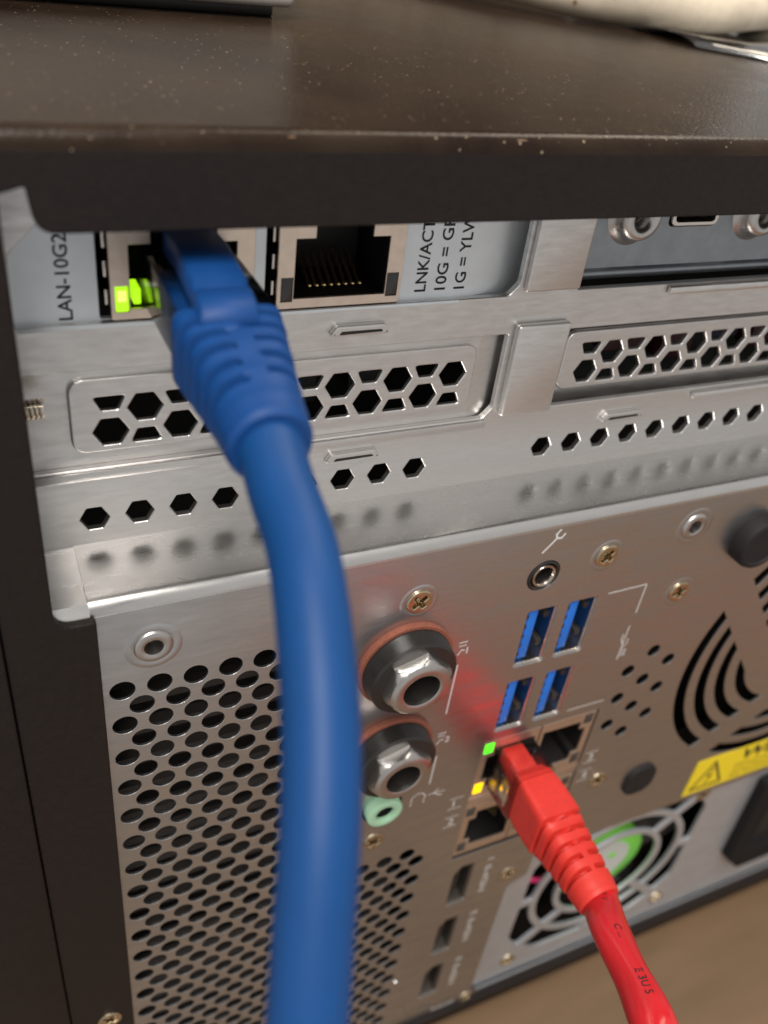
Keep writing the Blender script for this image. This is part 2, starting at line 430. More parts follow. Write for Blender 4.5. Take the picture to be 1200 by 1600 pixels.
RIVETS = ((4.5, 7.4), (99.6, 8.7))
for x, z, y in SCREWS:
    if y == 0: holes.append(circle(x, z, 1.6, 16))
for x, z in RIVETS: holes.append(circle(x, z, 1.5, 16))
holes.append(rrect(68.9, 72.6, -146.1, -145.0, 0.4, 3))
holes.append(circle(45.7, -47.4, 4.3, 28))
holes.append(circle(68.7, 4.6, 3.2, 28))
panel = plate('rear_panel', rect(-2.95, 293, -152.5, 14.6), holes, 0.0, 0.45, 'io', nas, bev=0.05)
# folded top edge and the ledge running back to the slots
pr = [(0, 14.6)]+[(1.7-1.7*cos(a), 14.9+1.7*sin(a)) for a in [radians(d) for d in (0, 15, 30, 45, 60, 75, 90)]]+[(4.0, 16.72), (12.4, 17.2), (12.4, 16.2), (2.2, 15.5), (1.0, 14.6)]
vs = [(x, y, z) for x in (-3.3, 293) for y, z in pr]; n = len(pr)
fs = [(i, (i+1) % n, n+(i+1) % n, n+i) for i in range(n)]+[tuple(range(n)), tuple(range(n, 2*n))]
ledge = link('ledge', raw('ledge', vs, fs), 'ledge', nas, smooth=50)
link('ledge_end', raw('ledge_end', [(-13, -0.05, 14.2), (-3.25, -0.05, 14.2), (-3.25, 1.2, 16.0), (-13, 1.2, 16.0), (-13, 12.4, 17.0), (-3.25, 12.4, 17.0), (-3.25, 12.4, 14), (-13, 12.4, 14)],
     [(0, 1, 2, 3), (3, 2, 5, 4), (4, 5, 6, 7), (0, 7, 6, 1), (0, 3, 4, 7), (1, 6, 5, 2)]), 'ledge', ledge)

for k in range(20):
    z = -3.0-7.11*k
    box('inner_rib', -2, (32 if k < 9 else 58), 7.0, 9.0, z-0.9, z+0.9, 'dark2', nas)
box('inner_board', 62, 146, 22, 23.6, 24, 70, 'board', nas)
for x, z, w, h, mt in ((84, 37.5, 9, 5, 'redpart'), (97, 35.5, 7, 6, 'redpart'), (108, 38, 6, 5, 'bluepart'), (118, 36, 8, 6, 'redpart'), (38, 36, 6, 6, 'board'), (28, 34, 5, 5, 'board')):
    box('inner_component', x, x+w, 18.5, 22.1, z-h/2, z+h/2, mt, nas, 0.3)

# ---- slot frame (recessed 12 mm) with its windows and hexagon row
D = 12.0
fh = []
fh.append(fillet([(-7.0, 49.2), (58.6, 49.2), (60.2, 51.0), (60.2, 70), (-0.5, 70), (-1.0, 63.5), (-7.0, 57.6)], [0.4, 1.2, 1.2, .3, .3, 2, 3.5], 5))
fh.append(fillet([(-11, 29.2), (58.4, 29.2), (60.0, 31.0), (60.0, 43.2), (-11, 43.2)], [0.3, 1.2, 1.2, .4, .3], 4))
fh.append(fillet([(70.4, 49.5), (146, 49.5), (146, 70), (70.4, 70)], 0.3, 2))
fh.append(fillet([(70.6, 29.8), (146, 29.8), (146, 43.2), (70.6, 43.2)], 0.4, 2))
for k in range(9): fh.append(hexagon(-0.2+5.99*k, 21.2+0.05*k, 1.95, 1.75))
for k in range(13): fh.append(hexagon(71.2+5.95*k, 22.1+0.05*k, 1.95, 1.75))
slotf = plate('slot_frame', rect(-12.8, 293, 16.6, 71.5), fh, D, 1.0, 'galv', nas, bev=0.12)
# slot divider strips, raised rims and latch bumps
box('slot_divider', 60.75, 70.15, D-1.3, D+0.1, 29.7, 44.9, 'galv', nas, 0.55, 3)
box('slot_divider', 60.75, 70.15, D-0.9, D+0.1, 49.9, 71, 'galv', nas, 0.35, 3)
box('slot_rim', 87.6, 146, D-0.9, D-0.1, 47.9, 49.2, 'galv', nas, 0.35)
box('slot_rim', 100.6, 146, D-0.9, D-0.1, 28.0, 29.3, 'galv', nas, 0.35)
box('slot_bar', -12, 59.0, D-0.35, D-0.05, 27.6, 28.9, 'galv', nas, 0.12)
for x, z in ((35.6, 46.1), (36.6, 26.0), (86.0, 26.6)):
    b = plate('latch_bump', fillet([(x-4.6, z-0.75), (x+4.6, z-0.75), (x+3.6, z+0.75), (x-3.4, z+0.75)], 0.5, 3), [], D-0.9, 0.85, 'galv', nas, bev=0.3, bres=1)
    plate('slit', fillet([(x-3.2, z-0.45), (x+3.4, z-0.35), (x+3.0, z+0.05), (x-2.7, z+0.05)], 0.15, 2), [], D-0.93, 0.2, 'dark', b, bev=0.02)

# ---- vented slot covers
def bent_plate(name, x0, x1, z0, z1, y, holes, material, parent, tail=None, t=0.9):
    me = plate_mesh(name, fillet(rect(x0, x1, z0, z1), 0.8, 3), holes, y, t, 0.1)
    return link(name, me, material, parent)
def vent(xs0, n, zlow, zup):
    hs = []
    for k in range(n):
        x = xs0+8.93*k
        hs.append(hexagon(x, zlow, 2.25, 1.9)); hs.append(hexagon(x+4.46, zup, 2.25, 1.9))
        zt = zlow+4.1; hs.append(fillet([(x-1.05, zt-0.95), (x+1.05, zt-0.95), (x+1.95, zt+0.95), (x-1.95, zt+0.95)], 0.3, 2))
        zb = zup-4.1; hs.append(fillet([(x+4.46-1.95, zb-0.95), (x+4.46+1.95, zb-0.95), (x+4.46+1.05, zb+0.95), (x+4.46-1.05, zb+0.95)], 0.3, 2))
    return hs
def tongue(name, xa, xb, z0, z1, y, depth, material, parent):
    """end of a slot bracket curving back into the case"""
    vs, fs = [], []; k = 8
    for i in range(k+1):
        t = i/k; x = xa+(xb-xa)*t; yy = y+depth*t*t
        vs += [(x, yy, z0), (x, yy, z1), (x, yy+0.8, z1), (x, yy+0.8, z0)]
    for i in range(k):
        a, b = 4*i, 4*i+4
        for j in range(4): fs.append((a+j, a+(j+1) % 4, b+(j+1) % 4, b+j))
    fs += [(0, 1, 2, 3), (4*k, 4*k+1, 4*k+2, 4*k+3)]
    return link(name, raw(name, vs, fs), material, parent, smooth=40)
cov = plate('slot_cover', rect(-11.5, 56.0, 28.0, 44.4), [rrect(-1.6, 55.2, 31.7, 41.5, 1.6, 5)], D+1.05, 0.9, 'galv', nas, bev=0.1)
plate('vent_panel', rrect(-2.1, 55.5, 31.3, 41.8, 1.9, 6), vent(2.75, 6, 34.15, 37.3), D+0.35, 0.7, 'galv', cov, bev=0.28, bres=2)
tongue('tongue', 55.9, 67, 28.0, 44.4, D+1.05, 5.5, 'galv', cov)
cov2 = plate('slot_cover', rect(70.8, 148, 28.2, 44.4), [rrect(73.0, 146, 31.8, 41.1, 1.6, 5)], D+3.0, 0.9, 'galv', nas, bev=0.1)
plate('vent_panel', rrect(72.5, 147, 31.4, 41.6, 1.9, 6), vent(77.7, 8, 34.4, 37.5), D+1.9, 0.8, 'galv', cov2, bev=0.3, bres=2)

# ---- network card in the upper slot
def ring_hole(x, w): return rect(x, x+w, 48.9, 64.5)
card = plate('network_card', rect(-9.5, 51.0, 48.3, 66),
             [rrect(2.5, 21.0, 49.3, 64.5, 0.4, 2), rrect(22.6, 41.3, 49.3, 64.5, 0.4, 2)], D+0.9, 0.9, 'card', nas, bev=0.1)
card['label'] = 'pale network card bracket with two jacks and black lettering'
tongue('tongue', 50.9, 67, 48.3, 66, D+0.9, 6.5, 'card', card)
box('bracket_lip', -6.8, 50.5, D-0.1, D+0.85, 48.55, 49.15, 'card', card, 0.15)
PL = D+0.86
text('printed_text', 'LAN-10G2T', -0.55, 49.5, PL, 1.55, 'ink', card, pi/2, 11.6)
text('printed_text', 'LNK/ACT', 45.35, 50.3, PL, 1.65, 'ink', card, pi/2, 9.9)
text('printed_text', '10G = GRN', 48.4, 50.4, PL, 1.65, 'ink', card, pi/2, 12.0)
text('printed_text', '1G = YLW', 51.4, 50.4, PL, 1.65, 'ink', card, pi/2, 10.4)
pin_path = [Vector((0, 0.05*q, 0)) for q in range(9)]+[Vector((0, 0.9, 0.04)), Vector((0, 2.2, 0.8)), Vector((0, 5.2, 2.9))]
def pin_rad(t, a):
    q = t*11*0.05/0.40 if t*11 <= 8 else 1
    return 0.36*sqrt(max(0.02, 1-(1-min(1, q))**2)) if t*11 < 9 else 0.24
pin_mesh = tube_mesh('contact_pin', pin_path, pin_rad, 12)
pin_mesh.polygons.foreach_set('use_smooth', [True]*len(pin_mesh.polygons))
pin_mesh.materials.append(M['gold'])
def rj_up(x0, lit):
    """network jack with its latch notch upwards; x0 is the left edge of the metal face"""
    y = D-0.1
    op = [(2.25, 50.8), (14.95, 50.8), (14.95, 58.5), (12.5, 58.5), (12.5, 60.0), (11.9, 60.0), (11.9, 61.2), (5.3, 61.2), (5.3, 60.0), (4.8, 60.0), (4.8, 58.5), (2.25, 58.5)]
    op = [(x0+a, b) for a, b in op]
    leds = [rect(x0+0.55, x0+2.1, 50.45, 53.6), rect(x0+15.1, x0+16.75, 50.45, 53.6)]
    j = plate('network_jack', rrect(x0, x0+17.2, 49.5, 63, 0.25, 2), [op]+leds, y, 0.35, 'jackface', card, bev=0.05)
    # body: hollow black housing behind the shield
    ob = 'jack_housing'
    plate(ob, rect(x0+0.2, x0+17.0, 49.7, 62.8), [[(a, b) for a, b in op]]+leds, y+0.5, 9.5, 'matteblack', card, bev=0.02)
    box('jack_back', x0+0.2, x0+17.0, y+10.1, y+14, 49.7, 62.8, 'dark', card)
    for side, (a, b) in enumerate(((0.6, 2.05), (15.15, 16.7))):
        box('led', x0+a, x0+b, y+0.1, y+5, 50.5, 53.55, ('ledg' if side == 0 else 'ledoff') if lit else 'ledoff', card, 0.1)
    if lit:
        box('led_core', x0+0.8, x0+1.85, y+0.03, y+0.3, 51.7, 53.1, 'ledcore', card, 0.12)
        box('led_reflection', x0+2.75, x0+3.7, y+0.9, y+4, 50.9, 52.9, 'ledg', card, 0.2)  # glowing box standing in for the LED's reflection in the clear plug
    for k in range(8):
        if not lit: place('contact_pin', pin_mesh, (x0+5.45+1.02*k, y+2.6, 51.2), card)
    for zz in (51.2, 54.6, 58.0):
        box('shield_tab', x0-0.55, x0-0.15, y+0.6, y+1.3, zz, zz+1.9, 'nickel', card, 0.1)
rj_up(3.65, True); rj_up(23.8, False)

# ---- second card plate with threaded posts and a small port
scard = plate('blank_card', rect(70.9, 147, 51.5, 66), [rrect(86.2, 95.6, 57.6, 61.2, 0.9, 4)], D+2.4, 0.9, 'slate', nas, bev=0.1)
scard['label'] = 'dark zinc card plate with two threaded posts'
vs, fs = [], []; k = 10
for i in range(k+1):
    t = i/k; yy = D+2.45-0.9*sin(pi*min(1, t*1.15))+1.6*t*t; zz = 51.7-2.5*t
    vs += [(70.9, yy, zz), (147, yy, zz)]
for i in range(k): fs.append((2*i, 2*i+1, 2*i+3, 2*i+2))
link('rolled_edge', raw('rolled_edge', vs, fs), 'slate', scard, smooth=60)
post = [(1.05*a, b*1.15) for a, b in [(0.9, 6), (0.9, -0.6), (1.3, -1.6), (1.7, -2.1), (2.3, -2.3), (2.9, -2.1), (3.3, -1.4), (3.5, -0.7), (3.9, -0.3), (4.4, 0.1)]]
pm = lathe_mesh('threaded_post', post, 32); pm.materials.append(M['nut'])
pm.polygons.foreach_set('use_smooth', [True]*len(pm.polygons))
thr = bpy.data.meshes.new('thread')
for x in (79.2, 103.4, 127.6):
    o = place('threaded_post', pm, (x, D+2.3, 59.6), scard)
    hel = [Vector((0.85*cos(t*0.5), -1.2+t*0.07, 0.85*sin(t*0.5))) for t in range(60)]
    h = link('thread', tube_mesh('thread', hel, 0.16, 6), 'nut', scard, smooth=60); h.location = Vector((x, D+2.3, 59.6))*S
ps = plate('small_port', rrect(86.4, 95.4, 57.8, 62.5, 0.9, 4), [rrect(87.0, 94.8, 58.4, 62.2, 0.7, 4)], D+1.9, 6, 'nickel', scard, bev=0.08)
box('port_tongue', 88.0, 93.8, D+4, D+9, 59.9, 60.6, 'plastic', scard)
box('port_back', 86.6, 95.2, D+8, D+9, 57.9, 62.4, 'dark', scard)

# ---- threaded stud showing at the left of the slots
hel = [Vector((-9+t*0.035, D-3.0+1.05*cos(t*0.42), 40.4+1.05*sin(t*0.42))) for t in range(108)]
st = link('stud', tube_mesh('stud', [Vector((-13, D-3, 40.4)), Vector((-8, D-3, 40.4)), Vector((-5.3, D-3, 40.4))], 1.05, 20), 'nickel', nas, smooth=40)
link('thread', tube_mesh('thread', hel, 0.24, 6), 'brass', st, smooth=60)

# ---- screws, rivets
ca_, cb_ = 0.40, 1.45
cross = [(-ca_, -cb_), (ca_, -cb_), (ca_, -ca_), (cb_, -ca_), (cb_, ca_), (ca_, ca_), (ca_, cb_), (-ca_, cb_), (-ca_, ca_), (-cb_, ca_), (-cb_, -ca_), (-ca_, -ca_)]
def rotp(poly, a): return [(x*cos(a)-z*sin(a), x*sin(a)+z*cos(a)) for x, z in poly]
head_ring = plate_mesh('screw', circle(0, 0, 2.3, 30), [fillet(rotp(cross, 0.5), 0.12, 1)], -0.38, 1.5, 0.2, 2)
head_ring.materials.append(M['brass'])
cone = lathe_mesh('recess', [(1.85, 1.12), (0.9, 1.25), (0.4, 2.0), (0.02, 2.05)], 4); cone.materials.append(M['brass'])
dimple = lathe_mesh('countersink', [(2.3, -0.02), (2.75, -0.10), (3.2, -0.04), (3.5, 0.02)], 32); dimple.materials.append(M['io'])
dimple.polygons.foreach_set('use_smooth', [True]*len(dimple.polygons))
for x, z, y in SCREWS:
    s_ = place('screw', head_ring, (x, y, z), nas); s_.rotation_euler = (0, random.uniform(-0.5, 0.5), 0)
    place('recess', cone, (0, 0, 0), s_)
    if y == 0: place('countersink', dimple, (0, 0, 0), s_)
riv = lathe_mesh('rivet', [(2.75, 0.1), (2.65, -0.25), (2.4, -0.42), (1.65, -0.42), (1.35, -0.30), (1.30, 0.2), (1.2, 5.2), (1.0, 5.3), (0.02, 5.3)], 32); riv.materials.append(M['nut'])
riv.polygons.foreach_set('use_smooth', [True]*len(riv.polygons)); riv.set_sharp_from_angle(angle=radians(40))
for x, z in RIVETS:
    r_ = place('rivet', riv, (x, 0, z), nas); c_ = place('countersink', dimple, (0, 0, 0), r_); c_.scale = (1.18, 1, 1.18)

# ---- quarter-inch sockets
def hexnut(name, rb, rf, rh, y0, y1, n=72):
    """nut: hexagonal base, chamfered to a round face, open in the middle"""
    vs, fs = [], []
    def hexr(a, ac): a = (a % (pi/3))-pi/6; return ac/cos(a)
    rings = []
    for y, f in ((y0, 0), (y1+1.4, 0), (y1+0.9, 1), (y1+0.35, 2), (y1, 3), (y1-0.05, 4), (y1+0.1, 5), (y1+3, 6)):
        ring = []
        for i in range(n):
            a = 2*pi*i/n; h = hexr(a, rb)
            cone_r = {0: 99, 1: rb*1.10, 2: rb*1.01, 3: rb*0.90, 4: rh+0.35, 5: rh, 6: rh-0.1}[f]
            r = min(h, cone_r) if f else h
            if f == 0: yy = y
            else: yy = y
            ring.append((r*cos(a+0.3), yy, r*sin(a+0.3)))
        rings.append(ring)
    for r in rings: vs += r
    for j in range(len(rings)-1):
        for i in range(n): fs.append((j*n+i, j*n+(i+1) % n, (j+1)*n+(i+1) % n, (j+1)*n+i))
    return raw(name, vs, fs)
for zc in (-8.0, -30.2):
    x = 44.6
    j = lathe('large_socket', [(5.2, 0.2), (7.9, 0.0), (7.9, -0.5), (7.8, -0.8), (7.6, -3.0), (7.2, -3.4), (4.0, -3.5), (4.0, 4)], (x, -1.1, zc), 'plastic', nas, 48)
    w = lathe('washer', [(7.0, 0.05), (8.5, 0.05), (8.6, -0.2), (8.6, -0.95), (8.4, -1.1), (7.0, -1.1)], (0, 1.1, 0), 'fibre', j, 48)
    nmesh = hexnut('nut', 5.25, 5, 3.25, -3.4, -5.8)
    link('nut', nmesh, 'nut', j, smooth=35)
    lathe('socket_bore', [(3.25, -5.2), (3.1, -4.5), (3.0, 8), (0.02, 8)], (0, 0, 0), 'plastic', j, 40)
gj = lathe('audio_socket', [(1.78, 0.2), (1.78, -1.2), (1.95, -1.7), (2.3, -1.9), (3.2, -1.9), (3.55, -1.7), (3.7, -1.3), (3.7, 3)], (45.7, 0, -47.4), 'mint', nas, 40)
gj['label'] = 'mint green headphone socket'
lathe('socket_collar', [(3.7, 0.6), (4.25, 0.6), (4.25, 2)], (0, 0, 0), 'plastic', gj, 40)
lathe('socket_bore', [(1.76, -1.0), (1.7, -0.6), (1.7, 8), (0.02, 8)], (0, 0, 0), 'matteblack', gj, 32)
mj = lathe('audio_socket', [(1.7, 7), (1.7, 0.2), (1.85, -0.15), (2.2, -0.2), (2.35, 0.1), (2.4, 1.2), (2.55, 1.2)], (68.7, 0, 4.6), 'nickel', nas, 40)
lathe('socket_collar', [(2.45, 0.9), (2.5, 0.1), (2.8, -0.25), (3.05, -0.1), (3.15, 0.6), (3.2, 2)], (0, 0, 0), 'plastic', mj, 40)
lathe('socket_bore', [(1.69, 0.5), (1.6, 0.9), (1.6, 8), (0.02, 8)], (0, 0, 0), 'matteblack', mj, 32)
lathe('socket_back', [(0.02, 5.5), (2.6, 5.5)], (0, 0, 0), 'dark', mj, 24)
lathe('socket_back', [(0.02, 4.5), (3.6, 4.5)], (0, 0, 0), 'dark', gj, 24)

# ---- usb ports
for x, z in usb:
    u = plate('usb_port', rrect(x-0.15, x+UW+0.15, z-UH-0.15, z+0.15, 0.5, 3), [rrect(x+0.5, x+UW-0.5, z-UH+0.5, z-0.5, 0.4, 3)], 0.35, 9.5, 'nickel', nas, bev=0.18, bres=1)
    box('back_wall', x, x+UW, 8.6, 9.8, z-UH, z, 'dark', u)
    box('tongue', x+1.2, x+3.1, 0.9, 9, z-UH+1.1, z-1.1, 'usb', u, 0.15)
    for k in range(5):
        zz = z-2.0-k*2.25
        box('contact', x+0.75, x+1.35, 0.85, 6, zz-0.75, zz, 'plastic', u, 0.05)
    for k in (0.22, 0.72):
        box('spring_tab', x+UW-1.05, x+UW-0.5, 1.8, 4.5, z-UH*k-1.3, z-UH*k, 'dark2', u, 0.1)

# ---- network jack block, jacks lying on their sides
def rj_side(x0, ztop, left, lit):
    """jack face 12.9 wide, 17.2 tall, latch notch towards the outer side"""
    w, h = 13.3, 17.2
    def X(a): return x0+a if left else x0+w-a
    op = [(3.2, -2.6), (12.4, -2.6), (12.4, -14.6), (3.2, -14.6), (3.2, -12.3), (1.6, -12.3), (1.6, -4.9), (3.2, -4.9)]
    op = [(X(a), ztop+b) for a, b in op]
    l1 = [(X(a), ztop+b) for a, b in ((0.5, -0.7), (2.6, -0.7), (2.6, -3.6), (0.5, -3.6))]
    l2 = [(X(a), ztop+b) for a, b in ((0.5, -13.0), (2.6, -13.0), (2.6, -16.2), (0.5, -16.2))]
    if not left: op.reverse(); l1.reverse(); l2.reverse()
    j = plate('network_jack', rect(x0, x0+w, ztop-h, ztop), [op, l1, l2], 0.25, 0.4, 'jackface', nas, bev=0.05)
    plate('jack_housing', rect(x0+0.2, x0+w-0.2, ztop-h+0.2, ztop-0.2), [op, l1, l2], 0.75, 9.5, 'matteblack', j, bev=0.02)
    box('jack_back', x0+0.2, x0+w-0.2, 10.4, 12, ztop-h+0.2, ztop-0.2, 'dark', j)
    for k, ll in enumerate((l1, l2)):
        xs = [p[0] for p in ll]; zs = [p[1] for p in ll]
        box('led', min(xs)+0.08, max(xs)-0.08, 0.15, 5, min(zs)+0.08, max(zs)-0.08, (('ledg2', 'leda')[k] if lit else 'ledoff'), j, 0.15)
    for k in range(8):
        zz = ztop-5.05-1.02*k
        p = tube_mesh('contact_pin', [Vector((X(11.6), 3.5, zz)), Vector((X(10.8), 5.5, zz)), Vector((X(8.5), 9, zz))], 0.2, 6)
        link('contact_pin', p, 'gold', j)
rj_side(66.4, -37.4, True, True); rj_side(80.0, -37.4, False, False)
rj_side(66.4, -57.8, True, False); rj_side(80.0, -57.8, False, False)
box('jack_bridge', 66.3, 93.5, 0.3, 0.9, -57.6, -54.8, 'jackface', nas, 0.1)

# ---- display ports
for x, z in hdmi:
    outl = [(x-0.1, z-2.5), (x-0.1, z-15.1), (x+5.1, z-15.1), (x+5.1, z+0.1), (x+1.6, z+0.1)]
    inn = [(x+0.5, z-2.8), (x+0.5, z-14.4), (x+4.4, z-14.4), (x+4.4, z-0.6), (x+1.9, z-0.6)]
    u = plate('video_port', outl, [inn], 0.3, 9, 'portshell', nas, bev=0.12, bres=1)
    box('back_wall', x, x+5, 8.4, 9.6, z-15, z, 'dark', u)
    box('tongue', x+1.9, x+2.9, 1.6, 8.5, z-13, z-2.2, 'plastic', u, 0.1)

# ---- rubber plugs
lathe('rubber_plug', [(5.5, 0.3), (5.6, -0.2), (5.55, -2.2), (5.2, -2.9), (4.4, -3.1), (4.1, -2.7), (0.02, -2.6)], (116.6, 0, 2.8), 'rubber', nas, 40)
rp = plate('rubber_plug', rrect(110.6, 119.2, -73.4, -63.9, 3.6, 8), [], -0.9, 1.1, 'rubber', nas, bev=0.4, bres=2)

# ---- power supply behind its opening
fanC = Vector((121.2, -112.4))
sup_holes = []
R1o, R1i, R2o, R2i, sw = 24.4, 22.4, 17.0, 15.2, 0.95
HS, CR = 27.6, 9.0     # square opening half size and corner cut
def sector(ro_fn, ri, a0, a1, n=10):
    pts = [(fanC.x+ro_fn(a0+(a1-a0)*i/n)*cos(a0+(a1-a0)*i/n), fanC.y+ro_fn(a0+(a1-a0)*i/n)*sin(a0+(a1-a0)*i/n)) for i in range(n+1)]
    pts += [(fanC.x+ri*cos(a1-(a1-a0)*i/n), fanC.y+ri*sin(a1-(a1-a0)*i/n)) for i in range(n+1)]
    return pts
def sq(a): return min(HS/max(abs(cos(a)), abs(sin(a))), 31.8)
for k in range(8):
    a0 = k*pi/4+radians(22.5)*0; g = 1.25/27
    sup_holes.append(sector(sq, R1o, a0+g, a0+pi/4-g))
for k in range(4):
    a0 = pi/4+k*pi/2; g = 1.2/20
    sup_holes.append(sector(lambda a: R1i, R2o, a0+g, a0+pi/2-g, 14))
sup_holes.append(circle(fanC.x, fanC.y, R2i, 48))
for x, z, y in SCREWS:
    if y == 1.1: sup_holes.append(circle(x, z, 1.6, 16))
sup = plate('power_supply', rect(84.9, 232, -149.5, -82.5), sup_holes, 1.1, 0.9, 'psu', nas, bev=0.08)
sup['label'] = 'blue-grey power supply plate with round fan grille'
hub = lathe('fan_hub', [(0.02, 4.0), (12.6, 4.0), (13.2, 4.4), (13.2, 16)], (fanC.x, 0, fanC.y), 'green', sup, 48)
lathe('fan_label', [(0.02, 3.9), (8.6, 3.9), (8.7, 4.05)], (0, 0, 0), 'labelgrey', hub, 40)
for dx, dz in ((-3.2, 1.5), (2.6, 2.4), (0.5, -2.8)):
    lathe('label_dot', [(0.02, 3.8), (1.3, 3.8), (1.3, 3.95)], (dx, 0, dz), 'green', hub, 16)
for k in range(7):
    a = 2*pi*k/7
    vs = []
    for r, tw in ((13, 0.0), (28.5, 0.25)):
        for da, yy in ((-0.28, 6), (0.30, 14)):
            an = a+da+tw; vs.append((r*cos(an), yy, r*sin(an))); vs.append((r*cos(an), yy+0.9, r*sin(an)))
    bl = raw('fan_blade', vs, [(0, 2, 6, 4), (1, 3, 7, 5), (0, 1, 5, 4), (2, 3, 7, 6), (0, 1, 3, 2), (4, 5, 7, 6)])
    o = link('fan_blade', bl, 'plastic', hub)
box('supply_back', 86, 230, 18, 19, -149, -86, 'dark', sup)
link('fan_wire', tube_mesh('fan_wire', catmull([(92, 4.5, -103.5), (95.5, 4.2, -106), (100.5, 4.4, -109.5), (106, 6, -113)], 6), 0.75, 10), 'pink', sup, smooth=60)
inlet = plate('power_inlet', fillet([(167.9, -127.6), (165.7, -90.9), (211.6, -90.9), (211.6, -135.6), (175.2, -135.6)], 1.5, 3),
              [fillet([(174, -127), (174, -97), (206, -97), (206, -127)], 2.5, 3)], -1.8, 2.8, 'matteblack', sup, bev=0.4, bres=1)
box('inlet_back', 172, 208, 0.6, 0.95, -129, -95.5, 'dark', sup)
for x, z in ((181, -106), (190, -119), (199, -106)): box('blade', x-1, x+1, -1.2, 0.7, z-3, z+3, 'nickel', sup, 0.2)

# ---- warning label
lab = plate('warning_label', rect(134.3, 196, -84.4, -71.0), [], -0.14, 0.12, 'yellow', nas, bev=0.01)
lab['label'] = 'yellow warning label with black triangle'
strokes('triangle', [[(136.0, -82.6), (146.0, -82.6), (141.0, -73.2), (136.0, -82.6)]], 0.75, -0.16, 'ink', lab)
strokes('bolt', [[(141.6, -75.6), (140.3, -78.6), (141.6, -78.6), (140.4, -81.2)]], 0.55, -0.16, 'ink', lab)
text('printed_text', 'Warning', 149.4, -76.2, -0.165, 4.1, 'ink', lab, 0, 29, shear=0.2, bold=0.025)
for k in range(4): text('printed_text', ('Hazardous moving parts keep fingers', 'and other body parts away. Disconnect', 'power before removing the cover or', 'any expansion card from the case.')[k],
                        149.4, -78.4-1.6*k, -0.165, 0.8, 'ink', lab, 0, 42)

# ---- white print on the panel
yp = -0.03
pj = lambda name, segs, w=0.28: strokes(name, segs, w*0.82, yp, 'print', nas)
pj('printed_bracket', [[(84.8, -3.35), (93.3, -3.25), (93.3, -10.2)]], 0.32)
pj('printed_bracket', [[(84.7, -34.3), (93.5, -34.3)]], 0.32)
pj('printed_bracket', [[(55.5, -12.4), (55.5, -24.6)]], 0.34)
pj('printed_bracket', [[(55.6, -36.6), (55.5, -44.6)]], 0.34)
# wrench
pj('wrench_icon', [[(67.1, 9.9), (69.2, 12.4)], [(69.2, 12.4), (68.9, 13.3), (69.5, 14.0)], [(69.2, 12.4), (70.1, 12.3), (70.6, 13.0)]], 0.5)
for z0, num in ((-9.9, '1'), (-33.0, '2')):
    pj('microphone_icon', [[(54.9, z0+3.0), (56.4, z0+3.0)], [(55.0, z0+2.2), (56.3, z0+2.2)], [(55.0, z0+0.2), (55.6, z0+1.2), (56.2, z0+1.0)]], 0.3)
    text('printed_number', num, 56.6, z0+0.1, yp, 1.5, 'print', nas, 0.0)
arc = [(53.6+1.5*cos(a), -48.4+1.5*sin(a)) for a in [radians(d) for d in range(-20, 201, 20)]]
pj('headphone_icon', [arc, [(52.2, -49.4), (52.2, -50.2)], [(55.0, -49.4), (55.0, -50.2)]], 0.3)
pj('usb_icon', [[(55.8, -48.3), (59.4, -48.3)], [(56.8, -48.3), (57.8, -47.2)], [(57.2, -48.3), (58.4, -49.4), (59.0, -49.4)]], 0.28)
pj('usb_icon', [[(92.9, -22.4), (93.0, -13.6)], [(93.0, -18.5), (92.2, -17.0), (92.2, -15.6)], [(93.0, -19.8), (93.9, -18.4), (93.9, -17.2)]], 0.3)
text('printed_text', 'SS', 94.4, -21.8, yp, 1.5, 'print', nas, pi/2)
def netnum(x, z, n):
    pj('port_number_frame', [[(x, z-1.7), (x+3.0, z-1.7)], [(x, z+1.7), (x+3.0, z+1.7)]], 0.26)
    text('printed_number', n, x+0.9, z-1.0, yp, 2.0, 'print', nas, 0)
netnum(61.5, -54.2, '1'); netnum(61.5, -60.4, '2'); netnum(94.8, -53.2, '3'); netnum(94.8, -59.4, '4')
for k, (x, z) in enumerate(hdmi): text('printed_text', 'HDMI %d' % (k+1), 78.2, z-14, yp, 1.7, 'print', nas, pi/2, 13.5)
text('printed_text', 'RESET', 73.6, -150.3, yp, 1.5, 'print', nas, 0, 9)
link('panel_seam', tube_mesh('panel_seam', [Vector((59.3, 0.0, -124)), Vector((66.4, 0.0, -148)), Vector((67.2, 0.0, -151))], 0.28, 8), 'io', nas, smooth=60)

